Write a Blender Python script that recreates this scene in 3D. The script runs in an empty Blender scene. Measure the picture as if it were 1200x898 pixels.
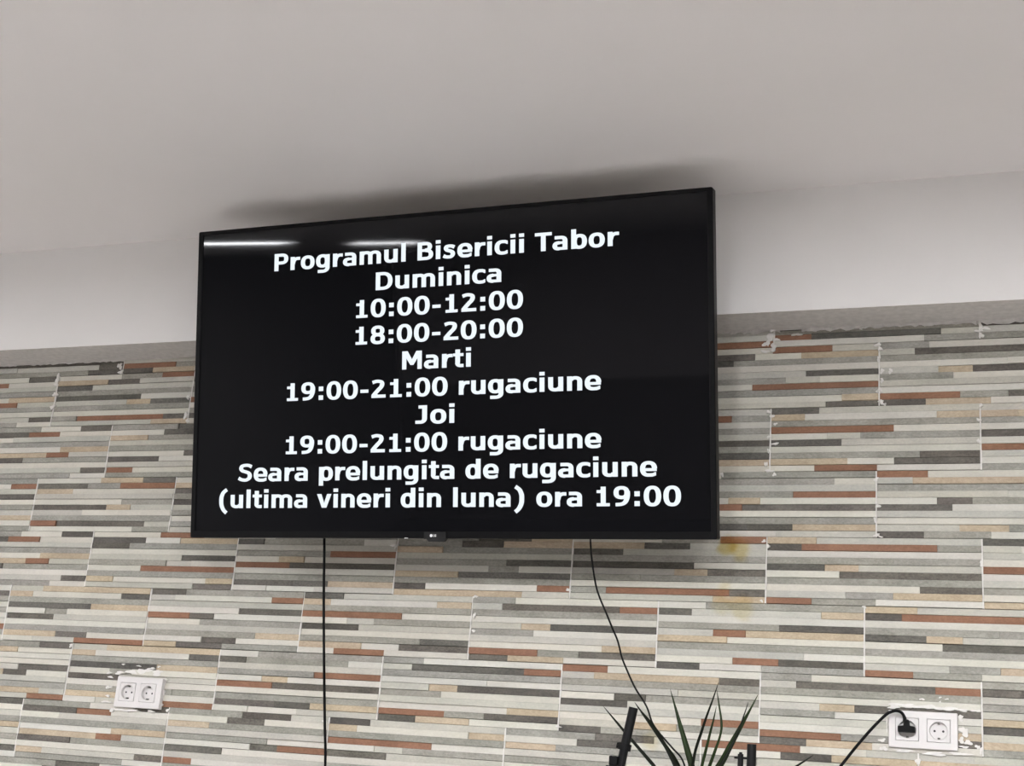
import bpy, bmesh, math, random
from mathutils import Vector, Matrix

S = bpy.context.scene
COL = S.collection
PI = math.pi

# ------------------------------------------------------------------ camera, world, exposure
Z0 = 2.32                                   # height of the top of the first full tile row
CEIL = Z0 + 0.38
FPX = 1622.74                               # focal length in pixels for a 1200 wide frame
AX, AY, AZ = -0.29852215, 0.38186508, 0.08359347
CX, CY, CZ = 3.15244868, 1.19449252, -3.38664832   # right, down from Z0, depth (negative = in the room)


def rmat(rx, ry, rz):
    X = Matrix.Rotation(rx, 3, 'X'); Y = Matrix.Rotation(ry, 3, 'Y'); Z = Matrix.Rotation(rz, 3, 'Z')
    return Z @ X @ Y


R = rmat(AX, AY, AZ)                        # rows: camera right, down, forward in (x, down, depth)


def B(x, d, z):                             # (right, down, depth) -> Blender world
    return Vector((x, z, Z0 - d))


def Bv(v):
    return Vector((v[0], v[2], -v[1]))


def at(px, py, z=0.0):                      # the point at depth z that the photo shows at pixel px, py
    d = R.transposed() @ Vector(((px - 600) / FPX, (py - 449) / FPX, 1.0))
    t = (z - CZ) / d[2]
    return B(CX + t * d[0], CY + t * d[1], z)


cam = bpy.data.objects.new('camera', bpy.data.cameras.new('camera'))
COL.objects.link(cam)
cam.data.sensor_width = 36.0
cam.data.lens = FPX / 1200 * 36.0
cam.data.clip_start = 0.02
rt, up, bk = Bv(R[0]), -Bv(R[1]), -Bv(R[2])
m = Matrix((rt, up, bk)).transposed().to_4x4()
m.translation = B(CX, CY, CZ)
cam.matrix_world = m
S.camera = cam

w = bpy.data.worlds.new('world'); S.world = w
w.use_nodes = True
w.node_tree.nodes['Background'].inputs[0].default_value = (1.0, 0.97, 0.94, 1)
w.node_tree.nodes['Background'].inputs[1].default_value = 0.05
S.view_settings.view_transform = 'Standard'
S.view_settings.look = 'None'
S.view_settings.gamma = 1.0
S.view_settings.use_curve_mapping = False
S.view_settings.exposure = 0.0
LAMP_POWER = 109.0
LAMP_COLOUR = (1.0, 1.012, 1.04, 1)
S.cycles.max_bounces = 10
S.cycles.diffuse_bounces = 6


# ------------------------------------------------------------------ materials
def nodes(name):
    mt = bpy.data.materials.new(name); mt.use_nodes = True
    nt = mt.node_tree
    return mt, nt, nt.nodes['Principled BSDF']


def mat(name, c, rough=0.5, metal=0.0, var=0.0, scale=20.0, bump=0.0, bscale=200.0, spec=0.5):
    mt, nt, b = nodes(name)
    b.inputs['Roughness'].default_value = rough
    b.inputs['Metallic'].default_value = metal
    b.inputs['Specular IOR Level'].default_value = spec
    tc = nt.nodes.new('ShaderNodeTexCoord')
    nz = nt.nodes.new('ShaderNodeTexNoise'); nz.inputs['Scale'].default_value = scale; nz.inputs['Detail'].default_value = 5
    nt.links.new(tc.outputs['Object'], nz.inputs['Vector'])
    rp = nt.nodes.new('ShaderNodeValToRGB')
    rp.color_ramp.elements[0].position = 0.3; rp.color_ramp.elements[1].position = 0.7
    rp.color_ramp.elements[0].color = tuple(v * (1 - var) for v in c) + (1,)
    rp.color_ramp.elements[1].color = tuple(min(1, v * (1 + var)) for v in c) + (1,)
    nt.links.new(nz.outputs['Fac'], rp.inputs['Fac'])
    nt.links.new(rp.outputs['Color'], b.inputs['Base Color'])
    if bump:
        n2 = nt.nodes.new('ShaderNodeTexNoise'); n2.inputs['Scale'].default_value = bscale; n2.inputs['Detail'].default_value = 4
        nt.links.new(tc.outputs['Object'], n2.inputs['Vector'])
        bp = nt.nodes.new('ShaderNodeBump'); bp.inputs['Strength'].default_value = bump; bp.inputs['Distance'].default_value = 0.002
        nt.links.new(n2.outputs['Fac'], bp.inputs['Height'])
        nt.links.new(bp.outputs['Normal'], b.inputs['Normal'])
    return mt


def emit(name, c, s):
    mt, nt, b = nodes(name)
    b.inputs['Base Color'].default_value = (0, 0, 0, 1)
    b.inputs['Emission Color'].default_value = c
    b.inputs['Emission Strength'].default_value = s
    b.inputs['Roughness'].default_value = 0.6
    return mt


def lin(r, g, b):
    f = lambda v: ((v / 255 + 0.055) / 1.055) ** 2.4 if v > 10 else v / 255 / 12.92
    return (f(r), f(g), f(b))


STAINS = [(852, 641, 0.030, 1.0), (868, 643, 0.036, 0.85), (849, 690, 0.026, 0.45), (869, 712, 0.04, 0.5), (846, 712, 0.03, 0.35), (765, 866, 0.03, 0.4)]


def stone(name, c, var, tint):
    """split-face porcelain: colour by strip, mottled grain, a tone per strip, the yellow glue stains"""
    mt, nt, b = nodes(name)
    N, Lk = nt.nodes.new, nt.links.new
    b.inputs['Roughness'].default_value = 0.72
    b.inputs['Specular IOR Level'].default_value = 0.25
    tc = N('ShaderNodeTexCoord')
    n1 = N('ShaderNodeTexNoise'); n1.inputs['Scale'].default_value = 240; n1.inputs['Detail'].default_value = 5; n1.inputs['Roughness'].default_value = 0.7
    n2 = N('ShaderNodeTexNoise'); n2.inputs['Scale'].default_value = 22; n2.inputs['Detail'].default_value = 3
    mp = N('ShaderNodeMapping'); mp.inputs['Scale'].default_value = (0.55, 1, 1)
    Lk(tc.outputs['Object'], mp.inputs['Vector'])
    Lk(mp.outputs['Vector'], n1.inputs['Vector']); Lk(mp.outputs['Vector'], n2.inputs['Vector'])
    ad = N('ShaderNodeMath'); ad.operation = 'MULTIPLY_ADD'; ad.inputs[1].default_value = 0.6
    Lk(n1.outputs['Fac'], ad.inputs[0])
    m2 = N('ShaderNodeMath'); m2.operation = 'MULTIPLY'; m2.inputs[1].default_value = 0.4
    Lk(n2.outputs['Fac'], m2.inputs[0]); Lk(m2.outputs[0], ad.inputs[2])
    rp = N('ShaderNodeValToRGB')
    rp.color_ramp.elements[0].position = 0.36; rp.color_ramp.elements[1].position = 0.64
    rp.color_ramp.elements[0].color = tuple(v * (1 - var) for v in c) + (1,)
    rp.color_ramp.elements[1].color = tuple(v * (1 + var) * t for v, t in zip(c, tint)) + (1,)
    Lk(ad.outputs[0], rp.inputs['Fac'])
    at_ = N('ShaderNodeAttribute'); at_.attribute_name = 'tone'
    mx = N('ShaderNodeMix'); mx.data_type = 'RGBA'; mx.blend_type = 'MULTIPLY'; mx.inputs[0].default_value = 1
    Lk(rp.outputs['Color'], mx.inputs[6]); Lk(at_.outputs['Color'], mx.inputs[7])
    prev = mx.outputs[2]
    for (px, py, r, s) in STAINS:
        p = at(px, py, 0)
        ds = N('ShaderNodeVectorMath'); ds.operation = 'DISTANCE'
        Lk(tc.outputs['Object'], ds.inputs[0]); ds.inputs[1].default_value = p
        nz = N('ShaderNodeMath'); nz.operation = 'MULTIPLY_ADD'; nz.inputs[1].default_value = 0.05; Lk(n2.outputs['Fac'], nz.inputs[0]); Lk(ds.outputs['Value'], nz.inputs[2])
        mr = N('ShaderNodeMapRange'); mr.interpolation_type = 'SMOOTHSTEP'
        mr.inputs['From Min'].default_value = r * 0.35 + 0.025; mr.inputs['From Max'].default_value = r + 0.025
        mr.inputs['To Min'].default_value = s; mr.inputs['To Max'].default_value = 0
        Lk(nz.outputs[0], mr.inputs['Value'])
        ms = N('ShaderNodeMix'); ms.data_type = 'RGBA'; ms.blend_type = 'MULTIPLY'
        Lk(mr.outputs[0], ms.inputs[0]); Lk(prev, ms.inputs[6]); ms.inputs[7].default_value = (0.93, 0.80, 0.42, 1)
        prev = ms.outputs[2]
    Lk(prev, b.inputs['Base Color'])
    bp = N('ShaderNodeBump'); bp.inputs['Strength'].default_value = 0.35; bp.inputs['Distance'].default_value = 0.0012
    Lk(ad.outputs[0], bp.inputs['Height']); Lk(bp.outputs['Normal'], b.inputs['Normal'])
    return mt


M = {}
M['W'] = stone('white_stone', (0.54, 0.52, 0.472), 0.09, (1, 1, 1))
M['L'] = stone('pale_grey_stone', (0.44, 0.425, 0.388), 0.13, (1, 1, 0.98))
M['G'] = stone('grey_stone', (0.285, 0.275, 0.247), 0.28, (1, 1, 1))
M['D'] = stone('dark_grey_stone', (0.105, 0.098, 0.088), 0.42, (1, 0.99, 0.97))
M['T'] = stone('tan_stone', (0.43, 0.345, 0.25), 0.2, (1, 1.02, 1.05))
M['R'] = stone('rust_stone', (0.235, 0.118, 0.074), 0.22, (1, 1.06, 1.10))
M['paint'] = mat('white_wall_paint', (0.80, 0.785, 0.77), 0.8, var=0.02, scale=3, bump=0.08, bscale=160)
M['paintf'] = mat('pale_wall_paint', (0.50, 0.46, 0.45), 0.85, var=0.04, scale=3)
M['room'] = mat('dull_grey_wall_paint', (0.20, 0.19, 0.182), 0.85, var=0.04, scale=3)
M['ceil'] = mat('ceiling_paint', (0.80, 0.772, 0.758), 0.85, var=0.015, scale=2, bump=0.06, bscale=120)
M['plaster'] = mat('raw_plaster', (0.60, 0.575, 0.55), 0.9, var=0.10, scale=60, bump=0.5, bscale=180)
M['grout'] = mat('white_grout', (0.66, 0.64, 0.61), 0.85, var=0.06, scale=80, bump=0.4, bscale=300)
M['seamshade'] = mat('seam_shade_backing', (0.07, 0.062, 0.055), 0.95, var=0.3, scale=40)  # shade of the open seams, painted into the wall behind the tiles
M['floor'] = mat('floor_covering', (0.48, 0.462, 0.45), 0.5, var=0.15, scale=8)
M['darkfloor'] = mat('unseen_dark_floor', (0.075, 0.065, 0.06), 0.95, var=0.2, scale=60)  # unseen floor zones made dark to hold back bounce above the television
M['wain'] = mat('dark_wainscot', (0.10, 0.08, 0.065), 0.5, var=0.2, scale=6)
M['plate'] = mat('white_plastic', (0.62, 0.597, 0.583), 0.28, var=0.01, scale=40)
M['hole'] = mat('socket_hole_black', (0.012, 0.012, 0.012), 0.6)
M['clip'] = mat('earth_clip_metal', (0.12, 0.11, 0.10), 0.4, 0.8)
M['rubber'] = mat('black_rubber', (0.003, 0.003, 0.0032), 0.55, var=0.2, scale=60, spec=0.12)
M['steel'] = mat('black_coated_steel', (0.0035, 0.0034, 0.0036), 0.5, var=0.2, scale=50, spec=0.15)
M['bezel'] = mat('black_bezel', (0.005, 0.005, 0.0055), 0.4, var=0.25, scale=90, spec=0.12)
M['back'] = mat('tv_back_plastic', (0.012, 0.012, 0.013), 0.5, var=0.1)
M['pod'] = mat('dark_grey_pod', (0.016, 0.016, 0.016), 0.4, var=0.1, spec=0.2)
M['silver'] = mat('silver_print', (0.75, 0.75, 0.76), 0.4)
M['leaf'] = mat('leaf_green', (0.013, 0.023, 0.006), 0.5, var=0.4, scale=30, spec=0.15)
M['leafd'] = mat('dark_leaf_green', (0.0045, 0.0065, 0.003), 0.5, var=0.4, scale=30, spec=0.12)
M['bark'] = mat('trunk_bark', (0.13, 0.09, 0.06), 0.8, var=0.3, scale=40, bump=0.5)
M['pot'] = mat('terracotta_pot', (0.33, 0.14, 0.08), 0.7, var=0.1)
M['soil'] = mat('potting_soil', (0.03, 0.02, 0.015), 0.95, var=0.3, bump=0.6)
M['lampframe'] = mat('lamp_frame_white', (0.8, 0.8, 0.8), 0.4)
M['lamp'] = emit('lamp_diffuser', LAMP_COLOUR, LAMP_POWER)
M['text'] = emit('screen_white_text', (0.87, 0.945, 1.0, 1), 1.0)


def screen_mat():
    mt, nt, b = nodes('dark_screen_glass')
    b.inputs['Base Color'].default_value = (0.004, 0.004, 0.005, 1)
    b.inputs['Roughness'].default_value = 0.032
    b.inputs['Specular IOR Level'].default_value = 0.28
    b.inputs['Emission Color'].default_value = (0.75, 0.85, 1.0, 1)
    b.inputs['Emission Strength'].default_value = 0.0015
    return mt


M['screen'] = screen_mat()


# ------------------------------------------------------------------ mesh helpers
def obj(name, bm, mt, parent=None, smooth=False, bevel=0.0, seg=2):
    me = bpy.data.meshes.new(name)
    bm.to_mesh(me); bm.free()
    for x in (mt if isinstance(mt, list) else [mt]):
        me.materials.append(x)
    if smooth:
        for p in me.polygons:
            p.use_smooth = True
    o = bpy.data.objects.new(name, me)
    COL.objects.link(o)
    if parent:
        o.parent = parent
    if bevel:
        md = o.modifiers.new('bevel', 'BEVEL'); md.width = bevel; md.segments = seg; md.limit_method = 'ANGLE'
    return o


def empty(name, loc, label=None, cat=None, group=None):
    o = bpy.data.objects.new(name, None); o.empty_display_size = 0.1
    COL.objects.link(o); o.location = loc
    tag(o, label, cat, group)
    return o


def tag(o, label=None, cat=None, group=None, kind=None):
    if label: o['label'] = label
    if cat: o['category'] = cat
    if group: o['group'] = group
    if kind: o['kind'] = kind
    return o


def box(bm, x0, x1, y0, y1, z0, z1, mi=0, mtx=None):
    vs = [bm.verts.new((x, y, z)) for x in (x0, x1) for y in (y0, y1) for z in (z0, z1)]
    if mtx:
        for v in vs: v.co = mtx @ v.co
    fs = []
    for q in ((0, 1, 3, 2), (4, 6, 7, 5), (0, 4, 5, 1), (2, 3, 7, 6), (0, 2, 6, 4), (1, 5, 7, 3)):
        f = bm.faces.new([vs[i] for i in q]); f.material_index = mi; fs.append(f)
    return fs


def tube(bm, pts, rad, n=10, cap=True):
    pts = [Vector(p) for p in pts]
    rings = []
    t0 = (pts[1] - pts[0]).normalized()
    u = t0.orthogonal().normalized()
    for i, p in enumerate(pts):
        a = pts[max(i - 1, 0)]; c = pts[min(i + 1, len(pts) - 1)]
        t = (c - a).normalized()
        u = (u - t * u.dot(t)).normalized(); v = t.cross(u)
        r = rad[i] if isinstance(rad, (list, tuple)) else rad
        rings.append([bm.verts.new(p + (u * math.cos(2 * PI * k / n) + v * math.sin(2 * PI * k / n)) * r) for k in range(n)])
    for A, C in zip(rings, rings[1:]):
        for k in range(n):
            bm.faces.new((A[k], A[(k + 1) % n], C[(k + 1) % n], C[k]))
    if cap:
        bm.faces.new(list(reversed(rings[0]))); bm.faces.new(rings[-1])


def smooth_path(pts, sub=6):
    pts = [Vector(p) for p in pts]
    out = []
    for i in range(len(pts) - 1):
        p0 = pts[max(i - 1, 0)]; p1 = pts[i]; p2 = pts[i + 1]; p3 = pts[min(i + 2, len(pts) - 1)]
        for k in range(sub):
            t = k / sub
            out.append(0.5 * ((2 * p1) + (p2 - p0) * t + (2 * p0 - 5 * p1 + 4 * p2 - p3) * t * t + (3 * p1 - p0 - 3 * p2 + p3) * t ** 3))
    out.append(pts[-1])
    return out


def lathe(bm, prof, n=32):
    rings = [[bm.verts.new((r * math.cos(2 * PI * k / n), r * math.sin(2 * PI * k / n), z)) for k in range(n)] for r, z in prof]
    for A, C in zip(rings, rings[1:]):
        for k in range(n):
            bm.faces.new((A[k], A[(k + 1) % n], C[(k + 1) % n], C[k]))
    bm.faces.new(list(reversed(rings[0]))); bm.faces.new(rings[-1])


def struct(name, bm, mt, parent=None):
    o = obj(name, bm, mt, parent)
    if not parent: o['kind'] = 'structure'
    return o


# ------------------------------------------------------------------ the room
X0, X1, YF = -2.9, 5.3, -9.6
BEAM_D, BEAM_B = 0.138, Z0 + 0.047          # bulkhead depth and the height of its underside
bm = bmesh.new(); box(bm, X0 - .1, X1 + .1, -3.3, -1.0, -0.1, 0.0); box(bm, X0 - .1, X1 + .1, -1.0, 0.15, -0.1, 0.0, 1); box(bm, X0 - .1, X1 + .1, YF - .1, -3.3, -0.1, 0.0, 1); struct('floor', bm, [M['floor'], M['darkfloor']])  # unseen pale strip between dark zones, laid out for the bounce light
bm = bmesh.new(); box(bm, X0 - .1, X1 + .1, YF - .1, 0.15, CEIL, CEIL + 0.1); struct('ceiling', bm, M['ceil'])
bm = bmesh.new(); box(bm, X0 - .1, X0, YF, 0.15, 0, CEIL); struct('wall_left', bm, M['room'])
bm = bmesh.new(); box(bm, X1, X1 + .1, YF, 0.15, 0, CEIL); struct('wall_right', bm, M['room'])
bm = bmesh.new(); box(bm, X0, X1, YF - .1, YF, 0, CEIL)
wf = struct('wall_front', bm, M['paintf'])
bm = bmesh.new(); box(bm, X0, X1, YF, YF + 0.03, 0.0, 1.35); obj('wainscot', bm, M['wain'], wf)
bm = bmesh.new(); box(bm, X0, X1, 0.0010, 0.15, 0, CEIL)
wall = struct('wall_back', bm, M['seamshade'])

# bulkhead between the tiles and the ceiling, its lower back edge raw plaster
bm = bmesh.new()
fs = box(bm, X0, X1, -BEAM_D, 0.004, BEAM_B, CEIL)
for f in fs:
    if f.calc_center_median().z < BEAM_B + 1e-4: f.material_index = 1
beam = struct('trim_1', bm, [M['paint'], M['plaster']])
beam['label'] = 'white plaster bulkhead between the stone tiles and the ceiling'

# ------------------------------------------------------------------ stone strip tiles
TL, TH = 0.505, 0.166
A_ = [(.24,), (.17, .80), (), (.60,), (.28, .44), (.35,), (), (.72,), (.38, .60), (.22, .52)]
B_ = [(.47, .77), (.38, .615), (.27,), (), (.64,), (.54, .71), (.37,), (), (.19, .82), (.74,)]
DES = {
    'a1': (A_, 'LT TWD G DT WGW DL W GG TDW WLR'), 'a2': (A_, 'DG LWR L WD RDW WG L GT WDW TDG'),
    'a3': (A_, 'DL TWT G RW WLG DL W GD TWD WRW'), 'a4': (A_, 'GW LDR G WW LTD GW L WT RGD DTW'),
    'a5': (A_, 'WG DLT W GD LRT TW G LW WRD DWG'), 'a6': (A_, 'RW LTD G LL WDG DW L WR LTG DGW'),
    'a7': (A_, 'WG DGW L GR WTW RD W GG DDT WWL'), 'a8': (A_, 'TL DRG W GG DTL WD G WD LGT RGW'),
    'b1': (B_, 'WRL DWT DG W LD GLW WR G TWT LD'), 'b2': (B_, 'GDT GDT TG L GD WGW TD G DWR TL'),
    'b3': (B_, 'WGR TDL DL G DW LTD GG W GRD LT'), 'b4': (B_, 'GWD DRW WL G WT TRL DG W TLD GW'),
    'b5': (B_, 'GDL WDW TG L GW WDR DW L RWL GG'), 'b6': (B_, 'WTD DGR TW L WG DTL LW G RDL WG'),
    'b7': (B_, 'RWL WDT GL L WG LLG GW L TWD WG'),
    'c1': (A_, 'GG DDD L GG LLL TT D LL TTT GGG'), 'c2': (A_, 'LL TTT G WW DDD WW R LL WWW GGG'),
    'c3': (A_, 'WW DDD G WW GGG WW W RR GGG WWW'), 'c4': (B_, 'WWW TTT DG G DG LLL GW W GGW LL'),
    'c5': (B_, 'LWG WRR GL W DD GGL LD D LLD GDW'), 'c6': (A_, 'GG WWW D GG LLL WW W LL WWW RRR'),
    'b8': (B_, 'GGD GTW WW W LD TDW LL G TTL LR'), 'c7': (A_, 'DD WWW L GG TTT LL G WW DDD WWW'),
}
KNOWN = {
    -1: {0: 'c5', 1: 'a4', 2: 'b3', 3: 'a8', 4: 'c6', 5: 'b6', 6: 'c5'},
    0: {0: 'b4', 1: 'b3', 2: 'a7', 3: 'b2', 4: 'a6', 5: 'b1', 6: 'a4'},
    1: {0: 'b4', 1: 'b5', 2: 'b1', 3: 'a2', 4: 'a8', 5: 'a3', 6: 'c2'},
    2: {0: 'a2', 1: 'b6', 2: 'c4', 3: 'a3', 4: 'b4', 5: 'a7', 6: 'a6'},
    3: {0: 'b4', 1: 'b1', 2: 'a7', 3: 'b2', 4: 'b3', 5: 'a8', 6: 'a2'},
    4: {0: 'c3', 1: 'a1', 2: 'a2', 3: 'a3', 4: 'a4', 5: 'a5', 6: 'a8'},
    5: {0: 'b8', 1: 'a1', 2: 'a7', 3: 'a4', 4: 'a6', 5: 'a4', 6: 'c1'},
    6: {0: 'c7', 1: 'b4', 2: 'b5', 3: 'a3', 4: 'b5', 5: 'b7', 6: 'c2'},
}
OFF = {-1: -0.0246, 0: -0.5, 1: -0.0297, 2: -0.5125, 3: -0.0336, 4: -0.5652, 5: -0.0481, 6: -0.3249}
ORDER = ['W', 'L', 'G', 'D', 'T', 'R']
HOLES = []                                  # sockets sit on the tiles
rng = random.Random(5)
bm = bmesh.new()
tones = []
joints = []
GAP = 0.0034
for row in range(-1, 15):
    off = OFF.get(row, -0.5 if row % 2 else -0.05)
    for col in range(-7, 12):
        des = KNOWN.get(row, {}).get(col) or rng.choice(['a1', 'a2', 'a3', 'a4', 'a5', 'a6', 'a7', 'a8', 'b1', 'b2', 'b3', 'b4', 'b5', 'b6', 'b7'])
        brk, s = DES[des]
        ux = (col + off) * TL
        if ux > X1 or ux + TL < X0: continue
        tile_d = rng.uniform(-0.0008, 0.0008)
        rgap = rng.choice([0.0003, 0.0006, 0.0012, 0.0019])
        joints.append((ux, Z0 - row * TH - TH, Z0 - row * TH))
        for k, cols in enumerate(s.split()):
            zt = Z0 - row * TH - TH * k / 10
            zb = zt - TH / 10
            zb += rgap if k == 9 else rng.choice([0, 0, 0, .0005, .0011])
            zt = min(zt, BEAM_B - 0.003)
            if zt - zb < 0.002 or zb < 0.005: continue
            bs = [0.0] + list(brk[k])[:len(cols) - 1] + [1.0]
            for c, a, b in zip(cols, bs, bs[1:]):
                xa = ux + a * TL + (GAP / 2 if a == 0 else 0)
                xb = ux + b * TL - (GAP / 2 if b == 1 else 0)
                xa = max(xa, X0); xb = min(xb, X1)
                if xb - xa < 0.002: continue
                dep = tile_d + rng.choice([-0.0027, -0.0010, 0.0006, 0.0021]) + rng.uniform(-.0003, .0003)
                if c == 'D': dep += 0.0008
                t = 0.6e-3
                tn = rng.uniform(0.94, 1.05)
                tint = (tn * rng.uniform(.985, 1.015), tn, tn * rng.uniform(.95, 1.0), 1)
                if c == 'D': tn = rng.uniform(0.85, 1.3); tint = (tn * rng.uniform(.97, 1.05), tn, tn * rng.uniform(.94, 1.0), 1)
                y1 = -0.0040 + dep
                # strip with a worn front edge
                o_ = [(xa, zb), (xb, zb), (xb, zt), (xa, zt)]
                i_ = [(xa + t, zb + t), (xb - t, zb + t), (xb - t, zt - t), (xa + t, zt - t)]
                back = [bm.verts.new((x, 0.004, z)) for x, z in o_]
                mid = [bm.verts.new((x, y1 + t, z)) for x, z in o_]
                fr = [bm.verts.new((x, y1, z)) for x, z in i_]
                mi = ORDER.index(c)
                for P, Q in ((back, mid), (mid, fr)):
                    for j in range(4):
                        f = bm.faces.new((P[j], P[(j + 1) % 4], Q[(j + 1) % 4], Q[j])); f.material_index = mi; tones.append(tint)
                f = bm.faces.new(fr); f.material_index = mi; tones.append(tint)
tiles = obj('stone_tile_cladding', bm, [M[k] for k in ORDER], wall)
ca = tiles.data.color_attributes.new('tone', 'FLOAT_COLOR', 'CORNER')
for p in tiles.data.polygons:
    for li in p.loop_indices:
        ca.data[li].color = tones[p.index]


# white grout and plaster smeared over the tiles
def blob(bm, c, rx, rz, th=0.0006, n=17, rough=0.5, y=-0.0078):
    ring = []
    ph = [rng.uniform(0, 6.28) for _ in range(3)]
    for k in range(n):
        a = 2 * PI * k / n
        q = 0.85 + 0.22 * math.sin(2 * a + ph[0]) + 0.2 * math.sin(3 * a + ph[1]) + 0.12 * math.sin(5 * a + ph[2]) + rng.uniform(-.12, .12)
        ring.append((c.x + rx * q * math.cos(a), c.z + rz * q * math.sin(a)))
    lo = [bm.verts.new((x, 0.0005, z)) for x, z in ring]
    mi = [bm.verts.new((c.x + (x - c.x) * .96, y, c.z + (z - c.z) * .96)) for x, z in ring]
    ce = bm.verts.new((c.x, y - th, c.z))
    for k in range(n):
        j = (k + 1) % n
        bm.faces.new((lo[k], lo[j], mi[j], mi[k])); bm.faces.new((mi[k], mi[j], ce))


bm = bmesh.new()
SM = [  # px, py, half width px, half height px
    (142, 430, 3, 4), (143, 437, 3, 2.5), (69, 445, 2.5, 6), (67, 452, 3, 2), (66, 463, 3, 3), (63, 478, 3, 2.5), (222, 466, 2, 3), (219, 488, 3, 4), (221, 494, 2.5, 2),
    (903, 396, 6, 5), (899, 404, 5, 4), (907, 408, 4, 5), (897, 413, 5, 2), (911, 399, 5, 1.2), (934, 393, 6, 1.5), (1010, 385, 3, 2.5), (1029, 405, 4, 2.5), (1032, 410, 2.5, 3), (1030, 421, 2.5, 4), (1034, 436, 3, 3),
    (1044, 436, 3.5, 3), (1034, 447, 2.5, 3), (1032, 458, 2.5, 3), (1028, 460, 2, 1.5), (1033, 472, 4, 3), (1037, 475, 3, 1.5), (1149, 383, 3, 7), (1155, 386, 6, 2), (1147, 389, 5, 1.5), (1150, 394, 3, 4),
    (905, 489, 3, 3), (901, 484, 3, 2), (909, 498, 3, 1.5), (902, 513, 3, 2), (909, 521, 4.5, 1.6), (901, 529, 2, 2.5), (898, 545, 2, 4), (902, 553, 5, 2.2), (908, 557, 3, 2), (847, 557, 2, 3),
    (1147, 493, 3, 2), (1147, 518, 2.5, 3), (1150, 476, 3, 2), (1027, 563, 3, 3), (1029, 594, 3, 3), (1026, 610, 2.5, 3), (1028, 628, 4, 2.5), (1033, 630, 3, 1), (1150, 662, 2, 4),
    (896, 635, 3, 2), (901, 641, 3, 2), (667, 692, 4, 1.6), (1013, 712, 3, 2), (558, 700, 3, 2), (557, 722, 1.5, 4), (556, 740, 3, 1.5), (893, 705, 1.6, 2), (462, 640, 3, 2), (465, 641, 1.5, 3),
    (85, 757, 2, 3), (655, 852, 4, 1.2), (382, 846, 3, 2),
    # round the left sockets
    (142, 789, 6, 2.2), (156, 788, 7, 3), (170, 787, 10, 3.2), (186, 789, 8, 3.5), (130, 789, 3, 1.5), (131, 794, 4, 1.2), (146, 779, 2, .9), (164, 781, 3, .8), (179, 784, 4, 1.4), (188, 782, 2, 1.5),
    (194, 797, 4, 2), (193, 812, 2.2, 4), (190, 826, 3, 2.5), (150, 833, 14, 2), (178, 834, 4, 2), (129, 806, 4, 2), (128, 816, 3, 1.5), (126, 823, 6, 1.6), (134, 832, 4, 3), (198, 833, 2, 2.5),
    # round the right sockets
    (1060, 827, 16, 3), (1086, 829, 14, 3.2), (1108, 831, 14, 3), (1048, 829, 8, 2.5), (1081, 820, 3, 1.6), (1102, 818, 2, 1), (1110, 820, 3, 1), (1102, 823, 2, 1), (1128, 833, 8, 2), (1145, 834, 6, 1.5),
    (1126, 842, 4, 4), (1130, 858, 6, 7), (1127, 868, 4, 4), (1135, 871, 7, 2.6), (1130, 876, 5, 2), (1146, 876, 4, 2.5), (1150, 880, 2, 5), (1060, 880, 16, 2.2), (1095, 884, 18, 2.4), (1125, 884, 14, 2.4), (1034, 868, 4, 3), (1036, 878, 5, 3),
    (1076, 893, 3, 5), (1040, 850, 1.5, 8)]
for px, py, hx, hz in SM:
    c = at(px, py, 0); e = at(px + hx, py, 0); g = at(px, py + hz, 0)
    blob(bm, c, abs(e.x - c.x), abs(g.z - c.z))
for jx, jz0, jz1 in joints:
    n_ = 12; jz1 = min(jz1, BEAM_B - .003)
    if jz0 < 0.01 or jx < X0 + .01 or jx > X1 - .01 or jz1 - jz0 < .01: continue
    prev = None
    for i in range(n_ + 1):
        z = jz0 + .001 + (jz1 - jz0 - .001) * i / n_; hw = GAP / 2 + rng.uniform(-.0002, .0008); yy = -.0048 + rng.uniform(-.0012, .0010)
        cur = [bm.verts.new((jx - hw, 0.0005, z)), bm.verts.new((jx - hw * .8, yy, z)), bm.verts.new((jx + hw * .8, yy, z)), bm.verts.new((jx + hw, 0.0005, z))]
        if prev:
            for j in range(3): bm.faces.new((prev[j], prev[j + 1], cur[j + 1], cur[j]))
        prev = cur
gs = obj('grout_smears', bm, M['grout'], wall)

# ragged broken plaster where the tiles meet the bulkhead
bm = bmesh.new()
for (px0, px1, y_) in ((0, 100, 0.004), (844, 915, 0.010), (940, 1150, 0.008), (1150, 1210, 0.007), (100, 230, .004), (230, 842, .005)):
    a = at(px0, 420 if px0 < 300 else 380, 0).x; b = at(px1, 420 if px0 < 300 else 380, 0).x
    n = max(3, int((b - a) / 0.012)); xs = [a + (b - a) * i / n for i in range(n + 1)]
    prev = None
    for x in xs:
        h = y_ * rng.uniform(0.2, 1.5); dp = rng.uniform(0.006, 0.016)
        cur = [bm.verts.new((x, 0.003, BEAM_B - 0.0005 - h)), bm.verts.new((x, -0.002, BEAM_B - 0.0005 - h)), bm.verts.new((x, -dp, BEAM_B + 0.002)), bm.verts.new((x, 0.003, BEAM_B + 0.002))]
        if prev:
            for j in range(4):
                bm.faces.new((prev[j], prev[(j + 1) % 4], cur[(j + 1) % 4], cur[j]))
        prev = cur
obj('ragged_plaster_edge', bm, M['plaster'], wall)

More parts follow.
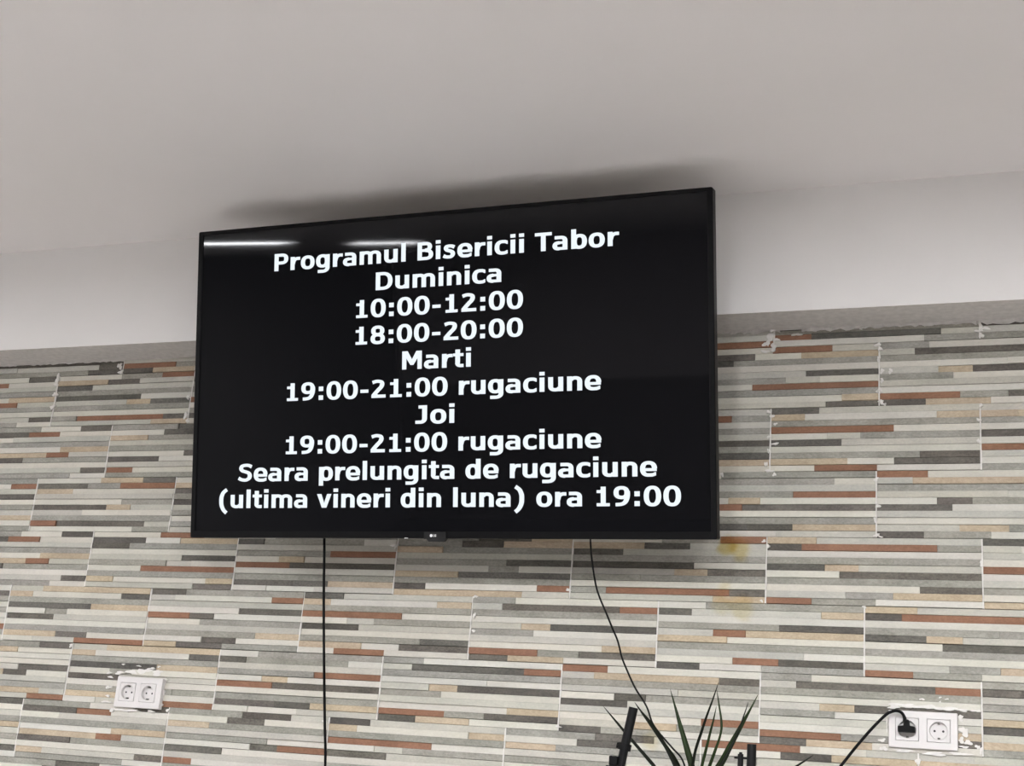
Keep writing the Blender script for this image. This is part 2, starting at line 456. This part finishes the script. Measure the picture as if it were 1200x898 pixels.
# ------------------------------------------------------------------ television
TVC = B(1.70296312, 0.13847544, -0.30843976)
TR = rmat(math.radians(11.66183), math.radians(0.177066), math.radians(-0.27937))
ex, ey, ez = (Bv(TR.col[i]) for i in range(3))
tm = Matrix((ex, ez, -ey)).transposed().to_4x4(); tm.translation = TVC
tv = empty('television', TVC, 'large black flat screen television tilted down, white service times on its screen', 'television')
tv.matrix_world = tm
HW, HH = 0.728, 0.424                       # local: x right, y back, z up; the front of the bezel at y = 0
SX, ST, SB = 0.7135, 0.413, -0.4057
# bezel: a rounded frame standing 4 mm proud of the glass


def rrect(x0, x1, z0, z1, r, n=6):
    out = []
    for cx, cz, a0 in ((x1 - r, z1 - r, 0), (x0 + r, z1 - r, 90), (x0 + r, z0 + r, 180), (x1 - r, z0 + r, 270)):
        for k in range(n + 1):
            a = math.radians(a0 + 90 * k / n); out.append((cx + r * math.cos(a), cz + r * math.sin(a)))
    return out


def loft(bm, loops, closed_ends=(False, False)):
    rs = [[bm.verts.new((x, y, z)) for x, z in lp] for lp, y in loops]
    for P, Q in zip(rs, rs[1:]):
        n = len(P)
        for k in range(n):
            bm.faces.new((P[k], P[(k + 1) % n], Q[(k + 1) % n], Q[k]))
    if closed_ends[0]: bm.faces.new(rs[0])
    if closed_ends[1]: bm.faces.new(list(reversed(rs[-1])))
    return rs


bm = bmesh.new()
out = lambda d, r: rrect(-HW + d, HW - d, -HH + d, HH - d, r)
inn = rrect(-SX, SX, SB, ST, 0.0015)
loft(bm, [(inn, 0.004), (inn, 0.0006), (rrect(-SX - .0006, SX + .0006, SB - .0006, ST + .0006, .002), 0.0), (out(.0022, .003), 0.0), (out(.0004, .0045), 0.0016), (out(0, .005), 0.004), (out(0, .005), 0.030), (out(0.004, .005), 0.033)])
obj('bezel', bm, M['bezel'], tv, smooth=False)
bm = bmesh.new(); box(bm, -SX - .001, SX + .001, 0.0035, 0.006, SB - .001, ST + .001)
scr = obj('screen', bm, M['screen'], tv)
bm = bmesh.new()
loft(bm, [(rrect(-HW + .003, HW - .003, -HH + .003, HH - .003, .01), 0.030), (rrect(-HW + .03, HW - .03, -HH + .02, HH - .05, .03), 0.042), (rrect(-HW + .10, HW - .10, -HH + .03, HH - .25, .03), 0.052), (rrect(-HW + .14, HW - .14, -HH + .05, HH - .30, .03), 0.060)], (True, True))
obj('back_cover', bm, M['back'], tv)
# logo pod under the bezel
bm = bmesh.new()
pod = [(-.0265, -.4075), (.0325, -.4075), (.0325, -.4245), (.0265, -.4310), (-.0135, -.4310), (-.0200, -.4245), (-.0265, -.4245)]
loft(bm, [(pod, -0.0022), (pod, 0.012)], (True, True))
pd = obj('logo_pod', bm, M['pod'], tv, bevel=0.0006)
bm = bmesh.new(); box(bm, -.082, -.073, -0.0012, 0.002, -.4238, -.4222); obj('pale_strip', bm, M['silver'], tv)['label'] = 'small pale strip on the lower bezel'  # plain pale strip, no emission


# ---- lettering: bold sans letters swept with an elliptical pen
def pen(bm, pts, y, th, wx=.094, wz=.064, sc=(1, 1), org=(0, 0), closed=False):
    n = len(pts)
    L_, R_ = [], []
    for i, (x, z) in enumerate(pts):
        if closed:
            a, c = pts[(i - 1) % n], pts[(i + 1) % n]
        else:
            a, c = pts[max(i - 1, 0)], pts[min(i + 1, n - 1)]
        tx, tz = c[0] - a[0], c[1] - a[1]; l = math.hypot(tx, tz) or 1
        nx, nz = -tz / l, tx / l
        h = math.hypot(wx * nx, wz * nz)
        L_.append((x + nx * h, z + nz * h)); R_.append((x - nx * h, z - nz * h))
    V = lambda p, yy: bm.verts.new((org[0] + p[0] * sc[0], yy, org[1] + p[1] * sc[1]))
    lf = [V(p, y) for p in L_]; rf = [V(p, y) for p in R_]
    rngk = range(n) if closed else range(n - 1)
    for k in rngk:
        j = (k + 1) % n
        bm.faces.new((lf[k], rf[k], rf[j], lf[j]))


def E(cx, cz, rx, rz, a0, a1, n=22, ex_=2.35):
    o = []
    for k in range(n + 1):
        a = math.radians(a0 + (a1 - a0) * k / n)
        c, s = math.cos(a), math.sin(a)
        o.append((cx + rx * math.copysign(abs(c) ** (2 / ex_), c), cz + rz * math.copysign(abs(s) ** (2 / ex_), s)))
    return o


def cr(pts, sub=7):
    return [(v.x, v.y) for v in smooth_path([Vector((a, b, 0)) for a, b in pts], sub)]


s_, h_ = .094, .064
x_, C_ = .548, .727


def vs(x, z0, z1): return ('b', x - s_, x + s_, z0, z1)
def hs(z, x0, x1, hh=h_): return ('b', x0, x1, z - hh, z + hh)
def st(pts): return ('s', pts)


bowl = lambda cx, rx: ('r', E(cx, .274, rx, .226, 0, 360, 36))
zero = [('r', E(.355, .3635, .222, .315, 0, 360, 36))]
nine_loop = ('r', E(.34, .50, .20, .178, 0, 360, 30))
GL = {
    ' ': (.342, []),
    'P': (.733, [vs(.17, 0, C_), hs(.663, .17, .42), hs(.335, .17, .42), st(E(.40, .499, .205, .164, -92, 92))]),
    'B': (.762, [vs(.17, 0, C_), hs(.663, .17, .42), hs(.39, .17, .44, .055), hs(.064, .17, .44), st(E(.40, .535, .185, .13, -92, 92)), st(E(.42, .222, .215, .158, -92, 92))]),
    'D': (.83, [vs(.17, 0, C_), hs(.663, .17, .36), hs(.064, .17, .36), st(E(.36, .3635, .325, .30, -92, 92))]),
    'T': (.682, [hs(.663, .01, .672), vs(.341, 0, C_)]),
    'M': (.948, [('b', .075, .25, 0, C_), ('b', .70, .875, 0, C_), ('p', [(.075, C_), (.30, C_), (.475, .40), (.475, .17), (.41, .17)]), ('p', [(.875, C_), (.65, C_), (.475, .40), (.475, .17), (.54, .17)])]),
    'J': (.555, [vs(.375, .2, C_), hs(.663, .14, .46), st(E(.20, .235, .175, .17, -95, 0) ), hs(.066, .02, .2)]),
    'S': (.711, [st(cr([(.64, .60), (.52, .655), (.37, .667), (.22, .635), (.165, .54), (.22, .45), (.36, .40), (.49, .355), (.555, .265), (.535, .145), (.42, .07), (.30, .06), (.17, .085), (.055, .145)]))]),
    'r': (.497, [vs(.165, 0, x_), st([(.18, .26), (.21, .37), (.27, .44), (.36, .472), (.50, .47)])]),
    'o': (.687, [bowl(.3435, .212)]),
    'g': (.699, [('r', E(.315, .285, .195, .215, 0, 360, 36)), vs(.535, .0, x_), st(E(.30, .02, .235, .165, -100, 0)), hs(-.143, .11, .30)]),
    'a': (.668, [vs(.50, 0, .36), st(E(.33, .345, .17, .14, 0, 92)), hs(.485, .10, .34), st(E(.27, .165, .16, .115, 85, 275)), hs(.28, .26, .45, .05), hs(.055, .25, .45, .055)]),
    'm': (1.059, [vs(.165, 0, x_), vs(.53, 0, .36), vs(.895, 0, .36), st(E(.35, .33, .18, .155, 0, 150)), st(E(.715, .33, .18, .155, 0, 150))]),
    'u': (.712, [vs(.545, 0, x_), vs(.16, .19, x_), st(E(.335, .21, .175, .15, 180, 330))]),
    'n': (.712, [vs(.165, 0, x_), vs(.55, 0, .36), st(E(.375, .33, .175, .155, 0, 150))]),
    'l': (.342, [vs(.171, 0, .76)]),
    'i': (.342, [vs(.171, 0, x_), ('b', .07, .272, .625, .765)]),
    's': (.593, [st(cr([(.50, .435), (.40, .48), (.30, .492), (.19, .475), (.155, .40), (.21, .33), (.34, .285), (.42, .225), (.425, .14), (.36, .07), (.26, .055), (.14, .07), (.05, .115)]))]),
    'e': (.664, [st(E(.335, .274, .215, .226, 2, 272)), hs(.245, .16, .63, .055), ('p', [(.33, -.016), (.48, -.012), (.605, .03), (.605, .155), (.57, .155), (.47, .115), (.33, .11)])]),
    'c': (.588, [st(E(.345, .274, .22, .226, 88, 272)), ('p', [(.34, .564), (.45, .56), (.555, .525), (.555, .395), (.52, .395), (.44, .435), (.34, .44)]), ('p', [(.34, -.016), (.45, -.012), (.555, .023), (.555, .153), (.52, .153), (.44, .113), (.34, .108)])]),
    'b': (.699, [vs(.165, 0, .76), bowl(.385, .195)]),
    'd': (.699, [vs(.535, 0, .76), bowl(.315, .195)]),
    'p': (.699, [vs(.165, -.205, x_), bowl(.385, .195)]),
    't': (.455, [vs(.20, .16, .70), hs(.49, .015, .43, .058), st(E(.335, .175, .14, .115, 180, 270)), hs(.060, .32, .435)]),
    'v': (.650, [('p', [(.01, x_), (.205, x_), (.325, .19), (.42, 0), (.225, 0)]), ('p', [(.64, x_), (.445, x_), (.325, .19), (.23, 0), (.425, 0)])]),
    '(': (.543, [st(cr([(.43, .765), (.27, .64), (.19, .46), (.18, .28), (.20, .11), (.29, -.07), (.43, -.20)]))]),
    ')': (.543, [st(cr([(.11, .765), (.27, .64), (.35, .46), (.36, .28), (.34, .11), (.25, -.07), (.11, -.20)]))]),
    '-': (.48, [hs(.285, .07, .41, .066)]),
    ':': (.402, [('b', .103, .298, .0, .185), ('b', .103, .298, .36, .545)]),
    '0': (.711, zero),
    '1': (.711, [vs(.375, 0, C_), hs(.058, .13, .62, .058), hs(.545, .13, .36, .055), ('p', [(.26, .60), (.30, .645), (.345, C_), (.40, C_), (.40, .58)])]),
    '2': (.711, [st(cr([(.10, .615), (.22, .655), (.33, .665), (.47, .63), (.505, .535), (.46, .43), (.34, .31), (.16, .12)])), hs(.064, .06, .655), ('p', [(.06, 0), (.06, .13), (.15, .21), (.34, .13), (.34, 0)])]),
    '8': (.711, [('r', E(.355, .525, .185, .148, 0, 360, 32)), ('r', E(.355, .205, .208, .158, 0, 360, 32))]),
    '9': (.711, [nine_loop, st(cr([(.552, .55), (.560, .44), (.535, .28), (.46, .14), (.33, .075), (.12, .058)]))]),
    'L': (.64, [vs(.17, 0, C_), hs(.064, .17, .61)]),
    'G': (.81, [st(E(.43, .3635, .30, .30, 40, 320)), vs(.62, .08, .36), hs(.36, .42, .7)]),
}


def letters(bm, text, x0, x1, zb, em, y, yb=0.0):
    tot = sum(GL[c][0] for c in text)
    l0 = {'1': .13, 'P': .076, 'D': .076, 'M': .075, 'J': .02, 'S': .055, '(': .09, 'L': .076}.get(text[0], .06)
    r1 = {'r': .0, '0': .04, 'a': .075, 'e': .03, 'i': .07}.get(text[-1], .05)
    sx = (x1 - x0) / (tot - l0 - r1)
    x = x0 - l0 * sx
    sc = (sx, em)
    words = []
    split = bm is None
    if split: bm = bmesh.new(); words.append(bm)
    for ci, ch in enumerate(text):
        if split and ch == ' ': bm = bmesh.new(); words.append(bm)
        adv, prims = GL[ch]
        for pi_, p in enumerate(prims):
            yy = y - pi_ * 2e-6
            if p[0] == 'b':
                q = [(p[1], p[3]), (p[2], p[3]), (p[2], p[4]), (p[1], p[4])]
                bm.faces.new([bm.verts.new((x + a * sc[0], yy, zb + b * sc[1])) for a, b in q])
            elif p[0] == 'p':
                bm.faces.new([bm.verts.new((x + a * sc[0], yy, zb + b * sc[1])) for a, b in p[1]])
            elif p[0] == 's':
                pen(bm, p[1], yy, 0, sc=sc, org=(x, zb))
            else:
                pen(bm, p[1][:-1], yy, 0, sc=sc, org=(x, zb), closed=True)
        x += adv * sx
    return words


LINES = [("Programul Bisericii Tabor", -.4846, .4913), ("Duminica", -.1766, .1791), ("10:00-12:00", -.2332, .2384), ("18:00-20:00", -.2335, .2385), ("Marti", -.0968, .0971),
         ("19:00-21:00 rugaciune", -.4370, .4434), ("Joi", -.0573, .0525), ("19:00-21:00 rugaciune", -.4370, .4434), ("Seara prelungita de rugaciune", -.5810, .5827), ("(ultima vineri din luna) ora 19:00", -.6397, .6414)]
for k, (t, xa, xb) in enumerate(LINES):
    for bm in letters(None, t, xa, xb, .2968 - .07125 * k, .0655, 0.0033):
        obj('screen_word', bm, M['text'], scr)
# logo on the pod
bm = bmesh.new()
letters(bm, 'LG', -.0012, .0072, -.4195, .0085, -0.0026)
pts = E(-.0068, -.4165, .0038, .0038, 0, 360, 20, 2.0)[:-1]
bm.faces.new([bm.verts.new((a, -.0026, b)) for a, b in pts])
obj('logo', bm, M['silver'], pd)
# bracket from the back of the set to the wall and the bulkhead
bm = bmesh.new()
inv = tm.inverted()
for sx in (-.2, .2):
    a = inv @ Vector((TVC.x + sx, -0.145, 2.44))
    tube(bm, [(sx, 0.042, a.z), (sx, a.y, a.z)], 0.014, 8)
q_ = inv @ Vector((TVC.x, -0.145, 2.44))
box(bm, -.3, .3, 0.040, 0.048, q_.z - .05, q_.z + .05)
obj('wall_bracket', bm, M['steel'], tv)

# ------------------------------------------------------------------ sockets
def socket_pair(p0, cs, plate, label):
    """p0 the plate centre on the wall, cs the two socket centres (x offsets), plate = (half w, half h)"""
    root = empty('double_socket', p0, label, 'power socket')
    hw, hh = plate; q = 0.0255; T = 0.0170
    zc = 0.0
    bm = bmesh.new()
    xs = [-hw, cs[0] - q, cs[0] + q, cs[1] - q, cs[1] + q, hw]; zs = [-hh, zc - q, zc + q, hh]
    for i in range(5):
        for j in range(3):
            if j == 1 and i in (1, 3): continue
            box(bm, xs[i], xs[i + 1], -T, 0.0, zs[j], zs[j + 1])
    bmesh.ops.remove_doubles(bm, verts=bm.verts, dist=1e-6)
    seen = {}
    for f in list(bm.faces):
        k = tuple(round(v, 5) for v in f.calc_center_median()); seen.setdefault(k, []).append(f)
    bmesh.ops.delete(bm, geom=[f for v in seen.values() if len(v) > 1 for f in v], context='FACES')
    bmesh.ops.recalc_face_normals(bm, faces=bm.faces)
    obj('face_plate', bm, M['plate'], root, bevel=0.0016, seg=3)
    for cx in cs:
        bm = bmesh.new()
        n = 40; r = 0.0196; F = -T - 0.0006; K = -0.0083; g = q - 0.0006
        sq = []
        for k in range(n):
            a = 2 * PI * k / n; c, s = math.cos(a), math.sin(a); mm = max(abs(c), abs(s)); sq.append((g * c / mm, g * s / mm))
        ci = [(r * math.cos(2 * PI * k / n), r * math.sin(2 * PI * k / n)) for k in range(n)]
        loops = [([(a, b) for a, b in sq], -0.008), (sq, F + .0006), ([(a * .975, b * .975) for a, b in sq], F), ([(a * 1.06, b * 1.06) for a, b in ci], F), ([(a * 1.0, b * 1.0) for a, b in ci], F + .0008), ([(a * .97, b * .97) for a, b in ci], K)]
        rs = [[bm.verts.new((cx + a, y, zc + b)) for a, b in lp] for lp, y in loops]
        for P, Q in zip(rs, rs[1:]):
            for k in range(n):
                bm.faces.new((P[k], P[(k + 1) % n], Q[(k + 1) % n], Q[k]))
        bm.faces.new(rs[-1])
        bmesh.ops.recalc_face_normals(bm, faces=bm.faces)
        ins = obj('socket_insert', bm, M['plate'], root)
        bm = bmesh.new()
        for sx in (-.0095, .0095):
            lathe_pts = [(cx + sx + .0026 * math.cos(2 * PI * k / 14), zc + .0026 * math.sin(2 * PI * k / 14)) for k in range(14)]
            loft(bm, [(lathe_pts, K - .0004), (lathe_pts, K + .0004)], (True, True))
        obj('pin_hole', bm, M['hole'], ins)
        for za in (.0148, -.0186):
            bm = bmesh.new()
            box(bm, cx - .0026, cx + .0026, F + .001, K + .0004, zc + za, zc + za + .0037)
            obj('earth_clip', bm, M['clip'], ins)
    return root


rp_ = at(1081.5, 856, -0.016); lp_ = at(162.0, 812.0, -0.016)
rs_ = socket_pair(Vector((rp_.x, 0, rp_.z)), (at(1063, 853, -.016).x - rp_.x, at(1100, 857, -.016).x - rp_.x), (.0758, .0415), 'white double wall socket with a black plug in its left half')
ls_ = socket_pair(Vector((lp_.x, 0, lp_.z)), (at(149.2, 811.5, -.016).x - lp_.x, at(173, 813, -.016).x - lp_.x), (.0763, .0425), 'white double wall socket with both halves empty')
rs_['group'] = ls_['group'] = 'double sockets on the stone wall'

# ------------------------------------------------------------------ plug and its cord
pc = Vector((at(1063, 853, -.016).x, -0.0045, rp_.z))
pl = empty('power_cord', pc, 'black power cord with a flat plug, pushed into the right wall socket', 'power cord')
bm = bmesh.new()
loft(bm, [([(-.0172, -.0068), (.0172, -.0068), (.0172, .0045), (.0060, .0062), (.0042, .0190), (-.0042, .0190), (-.0060, .0062), (-.0172, .0045)], -.0345), ([(-.0188, -.0075), (.0188, -.0075), (.0188, .0055), (.0066, .0070), (.0046, .0205), (-.0046, .0205), (-.0066, .0070), (-.0188, .0055)], -.031), ([(-.0188, -.0075), (.0188, -.0075), (.0188, .0055), (.0066, .0070), (.0046, .0205), (-.0046, .0205), (-.0066, .0070), (-.0188, .0055)], -.015),
          ([(-.0150, -.0065), (.0150, -.0065), (.0150, .0050), (.0060, .0060), (.0035, .0120), (-.0035, .0120), (-.0060, .0060), (-.0150, .0050)], -.0040)], (True, True))
bmesh.ops.recalc_face_normals(bm, faces=bm.faces)
obj('plug', bm, M['rubber'], pl, bevel=0.001)
cp = [at(1060.5, 846, -.026) - pc, at(1060, 841.5, -.027) - pc, at(1057, 836, -.030) - pc, at(1052, 833.6, -.034) - pc, at(1045.5, 834.2, -.038) - pc, at(1037.5, 838.5, -.04) - pc, at(1020, 856, -.04) - pc, at(1002, 877, -.04) - pc, at(985, 898.5, -.045) - pc, at(968, 920, -.055) - pc]
end = cp[-1] + pc
cp += [Vector((end.x - .05 - .02 * k, -.08 - .01 * k, end.z - .08 - .16 * k)) - pc for k in range(6)] + [Vector((end.x - .17, -.16, 0.07)) - pc, Vector((end.x - .22, -.22, 0.008)) - pc, Vector((end.x - .5, -.4, 0.006)) - pc]
bm = bmesh.new(); sp = smooth_path(cp, 8); tube(bm, sp, [0.0036 if i > 12 else 0.0046 - .001 * i / 12 for i in range(len(sp))], 8)
obj('cord', bm, M['rubber'], pl, smooth=True)

# ------------------------------------------------------------------ cables from the television
ax = at(381, 897, -.05).x
p = [at(380, 606, -.150), at(380, 622, -.162), at(380, 634, -.168), at(380, 650, -.170), at(379.4, 700, -.152), at(379.6, 760, -.128), at(380, 800, -.108), at(380.6, 850, -.08), at(381, 898, -.052), Vector((ax + .004, -.035, 1.0)), Vector((ax, -.03, .5)), Vector((ax, -.03, 0.004))]
bm = bmesh.new(); tube(bm, smooth_path(p, 6), 0.0036, 8)
tag(obj('television_cable', bm, M['rubber'], smooth=True), 'straight black cable hanging from under the left half of the television', 'cable', 'cables hanging from the television')
pz = [(691.5, 606, -.150), (692, 622, -.162), (692, 637, -.168), (694, 660, -.172), (698, 685, -.165), (702.5, 700, -.155), (710, 718, -.14), (717, 735, -.125), (724, 752, -.11), (728.5, 770, -.10), (734, 784, -.09), (744, 806, -.075), (757.5, 828, -.065), (764, 846.5, -.06), (771.5, 858, -.06), (777.5, 865, -.06), (788.5, 877.5, -.06), (798, 888, -.06), (803, 900, -.06), (806, 912, -.06)]
p = [at(*v) for v in pz]; e = p[-1]
p += [Vector((e.x + .012, -.06, e.z - .06 - .1 * k)) for k in range(12) if e.z - .06 - .1 * k > .06] + [Vector((e.x + .012, -.06, 0.004))]
bm = bmesh.new(); tube(bm, smooth_path(p, 6), 0.0023, 7)
tag(obj('television_cable', bm, M['rubber'], smooth=True), 'thin wavy black cable from under the right half of the television down behind the leaves', 'cable', 'cables hanging from the television')

# ------------------------------------------------------------------ potted plant
PZ = -0.42
crown = at(808, 925, PZ)
plant = empty('potted_plant', Vector((crown.x, PZ, 0)), 'tall green plant with narrow pointed leaves below the television', 'potted plant')
PO = plant.location.copy()
bm = bmesh.new(); lathe(bm, [(.11, 0), (.115, .01), (.155, .27), (.168, .27), (.17, .30), (.155, .30), (.15, .27), (.02, .265)]); obj('pot', bm, M['pot'], plant, smooth=False)
bm = bmesh.new(); lathe(bm, [(.148, .25), (.150, .268), (.05, .282), (.01, .284)]); obj('soil', bm, M['soil'], plant)
bm = bmesh.new()
tube(bm, smooth_path([(0, 0, .27), (.012, .01, .55), (-.008, 0, .85), (0, 0, crown.z - .03)], 6), [.020] * 19, 10)
obj('stem', bm, M['bark'], plant, smooth=True)


def blade(name, pts, wid, mt, fold=0.35):
    """pts: world points, base to tip; wid: half widths"""
    P = smooth_path(pts, 6); n = len(P); bm = bmesh.new(); rows = []
    view = (B(CX, CY, CZ) - P[0]).normalized()
    for i, q in enumerate(P):
        t = (P[min(i + 1, n - 1)] - P[max(i - 1, 0)]).normalized()
        side = t.cross(Vector((0.25, -1, 0.1))).normalized(); nor = side.cross(t).normalized()
        f = i / (n - 1) * (len(wid) - 1); k = min(int(f), len(wid) - 2); ww = wid[k] + (wid[k + 1] - wid[k]) * (f - k)
        rows.append([bm.verts.new(q - PO + d) for d in (side * ww + nor * ww * fold, -nor * ww * 0.15, -side * ww + nor * ww * fold, -nor * (ww * 0.15 + .0006))])
    for A, C in zip(rows, rows[1:]):
        for j in range(4):
            bm.faces.new((A[j], A[(j + 1) % 4], C[(j + 1) % 4], C[j]))
    bm.faces.new(rows[0]); bm.faces.new(list(reversed(rows[-1])))
    bmesh.ops.recalc_face_normals(bm, faces=bm.faces)
    return obj(name, bm, mt, plant, smooth=True)


c0 = crown
K_ = 1 / 545.0                               # metres per pixel there
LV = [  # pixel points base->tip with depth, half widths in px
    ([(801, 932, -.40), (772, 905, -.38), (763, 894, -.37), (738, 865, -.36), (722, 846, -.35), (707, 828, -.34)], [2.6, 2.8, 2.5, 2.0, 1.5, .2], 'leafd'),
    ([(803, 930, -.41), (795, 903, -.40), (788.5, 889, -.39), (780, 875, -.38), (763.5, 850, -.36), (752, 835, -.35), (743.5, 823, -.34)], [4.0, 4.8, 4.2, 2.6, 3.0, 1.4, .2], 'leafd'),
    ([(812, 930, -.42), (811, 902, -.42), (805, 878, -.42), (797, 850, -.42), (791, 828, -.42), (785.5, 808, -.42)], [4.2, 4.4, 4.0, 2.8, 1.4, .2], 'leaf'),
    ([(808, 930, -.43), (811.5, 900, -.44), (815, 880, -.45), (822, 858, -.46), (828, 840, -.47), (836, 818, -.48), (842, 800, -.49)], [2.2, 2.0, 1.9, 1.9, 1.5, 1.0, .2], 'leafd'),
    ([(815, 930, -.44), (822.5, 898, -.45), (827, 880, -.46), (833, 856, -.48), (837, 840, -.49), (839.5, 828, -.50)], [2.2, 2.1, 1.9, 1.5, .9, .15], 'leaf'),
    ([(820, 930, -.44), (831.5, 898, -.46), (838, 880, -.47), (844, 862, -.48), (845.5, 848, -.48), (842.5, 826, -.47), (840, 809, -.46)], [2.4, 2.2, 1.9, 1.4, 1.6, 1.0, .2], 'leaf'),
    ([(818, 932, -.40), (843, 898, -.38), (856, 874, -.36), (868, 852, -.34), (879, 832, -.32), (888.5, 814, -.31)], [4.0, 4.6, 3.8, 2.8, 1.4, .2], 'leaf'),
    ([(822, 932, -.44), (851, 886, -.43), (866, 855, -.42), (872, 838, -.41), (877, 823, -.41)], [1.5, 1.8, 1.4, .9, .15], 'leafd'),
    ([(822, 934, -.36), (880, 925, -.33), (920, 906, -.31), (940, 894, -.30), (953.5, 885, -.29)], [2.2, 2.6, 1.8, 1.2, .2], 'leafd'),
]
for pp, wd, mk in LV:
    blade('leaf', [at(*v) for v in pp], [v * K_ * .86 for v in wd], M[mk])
for a, ln in ((200, .42), (250, .38), (300, .40), (340, .36), (20, .36), (160, .34)):
    a = math.radians(a); d = Vector((math.cos(a), math.sin(a) * .9, 0))
    blade('leaf', [c0 + Vector((0, 0, -.09)) + d * .01, c0 + d * ln * .35 + Vector((0, 0, -.08)), c0 + d * ln * .7 + Vector((0, 0, -.15)), c0 + d * ln + Vector((0, 0, -.30))], [.004, .008, .006, .0006], M['leaf'])


# ------------------------------------------------------------------ stands at the bottom of the picture
def tripod(root, h, r=0.30, a0=20):
    for k in range(3):
        a = math.radians(a0 + 120 * k); d = Vector((math.cos(a), math.sin(a), 0))
        bm = bmesh.new(); tube(bm, [Vector((0, 0, h)) + d * .016, d * r + Vector((0, 0, .014))], .008, 10)
        lg = obj('leg', bm, M['steel'], root, smooth=False)
        bm = bmesh.new(); tube(bm, [d * (r - .03) + Vector((0, 0, .0125 + .014)), d * (r + .012) + Vector((0, 0, .0125))], .0125, 10); obj('rubber_foot', bm, M['rubber'], lg)


SZ = -0.72
k1 = at(720, 912, SZ)
mic = empty('microphone_stand', Vector((k1.x, SZ, 0)), 'black microphone stand whose tilted boom end rises left of the plant leaves', 'stand')
o = mic.location
b0 = at(726.5, 903, SZ - .018) - o; b1 = at(731.5, 884, SZ - .018) - o; b2 = at(732.0, 876, SZ - .018) - o; b3 = at(742.5, 829.5, SZ - .018) - o
ax_ = (b3 - b0).normalized()
low = b0 - ax_ * .12
bm = bmesh.new(); tube(bm, [low, b2], .0085, 14); obj('boom', bm, M['steel'], mic, smooth=False)
bm = bmesh.new(); tube(bm, [b2 - ax_ * .004, b3], .0089, 16); obj('boom_sleeve', bm, M['steel'], mic, bevel=.0008)
bm = bmesh.new(); tube(bm, [b2 - ax_ * .006, b2 + ax_ * .007], .0125, 16)
sd = (at(723, 873, SZ - .018) - at(733, 876, SZ - .018)).normalized(); tube(bm, [b2, b2 + sd * .0155], .0055, 10)
obj('clamp_collar', bm, M['rubber'], mic)
bm = bmesh.new(); box(bm, -.010, .013, -.032, .012, k1.z - .035, k1.z + .022); box(bm, -.004, .012, -.032, .012, k1.z + .022, k1.z + .040); obj('swivel_joint', bm, M['rubber'], mic, bevel=.002)
bm = bmesh.new(); tube(bm, [(0, 0, .16), (0, 0, k1.z - .02)], .0105, 14); obj('pole', bm, M['steel'], mic)
tripod(mic, .20)

SZ2 = -0.60
k2 = at(881, 872.5, SZ2)
eq = empty('equipment_stand', Vector((k2.x, SZ2, 0)), 'black stand with a flat topped post and a thin side rod right of the plant', 'stand')
o = eq.location
bm = bmesh.new(); tube(bm, [(0, 0, .16), (0, 0, k2.z)], .0092, 16); obj('pole', bm, M['steel'], eq, bevel=.0006)
r1 = at(868, 884, SZ2) - o; r2 = at(868, 888.5, SZ2) - o; r0 = Vector((r1.x, 0, r1.z - .22))
bm = bmesh.new(); tube(bm, [r0, r1], .0056, 12); sr = obj('side_rod', bm, M['steel'], eq)
bm = bmesh.new(); tube(bm, [r1 - Vector((0, 0, .002)), at(868, 881.8, SZ2) - o], .0032, 10); obj('rod_tip', bm, M['steel'], sr)
bm = bmesh.new(); tube(bm, [Vector((r2.x - .0125, 0, r2.z)), Vector((r2.x + .0125, 0, r2.z))], .0022, 8); obj('cross_pin', bm, M['steel'], sr)
bm = bmesh.new(); box(bm, r1.x - .010, .012, -.012, .012, r1.z - .20, r1.z - .165); obj('clamp', bm, M['rubber'], eq, bevel=.002)
tripod(eq, .20, a0=65)

# ------------------------------------------------------------------ ceiling lights (narrow ones seen as streaks in the dark screen, wide ones unseen)
LW = [(-1.12, -3.95, .10, .6, 'narrow ceiling light mirrored as the short streak in the corner of the screen', 'narrow ceiling lights mirrored in the screen'),
      (-1.24, -6.15, .10, .6, 'narrow ceiling light mirrored as the streak above the screen title', 'narrow ceiling lights mirrored in the screen')]
for lx, ly, wh in ((2.5, -3.2, 'nearest the stone wall, in front of the television'), (3.5, -3.2, 'nearest the stone wall, in the middle of its row'), (4.5, -3.2, 'nearest the stone wall, along the right wall'),  # right side follows the cable shadow, extra lamps added for brightness
                   (2.5, -5.0, 'farther from the stone wall, in front of the television'), (3.5, -5.0, 'farther from the stone wall, in the middle of its row'), (4.5, -5.0, 'farther from the stone wall, along the right wall'),
                   (-1.55, -2.6, 'added left of the television, second from the left wall'), (-2.3, -2.75, 'added left of the television, along the left wall')):  # unseen pair added to brighten the left of the wall
    wh = 'unseen wide ceiling light ' + wh
    LW.append((lx, ly, .12, .6 if lx > 0 else .64, wh, 'unseen wide ceiling lights'))
for lx, ly, a_, b_, lab, grp in LW:
    root = empty('ceiling_light', Vector((lx, ly, CEIL)), lab, 'ceiling light', grp)
    bm = bmesh.new()
    for a in ((-a_, a_, -b_, -b_ + .02), (-a_, a_, b_ - .02, b_), (-a_, -a_ + .02, -b_ + .02, b_ - .02), (a_ - .02, a_, -b_ + .02, b_ - .02)):
        box(bm, a[0], a[1], a[2], a[3], -.014, 0)
    obj('frame', bm, M['lampframe'], root)
    bm = bmesh.new(); box(bm, -a_ + .02, a_ - .02, -b_ + .02, b_ - .02, -.010, -.001); obj('diffuser', bm, M['lamp'], root)
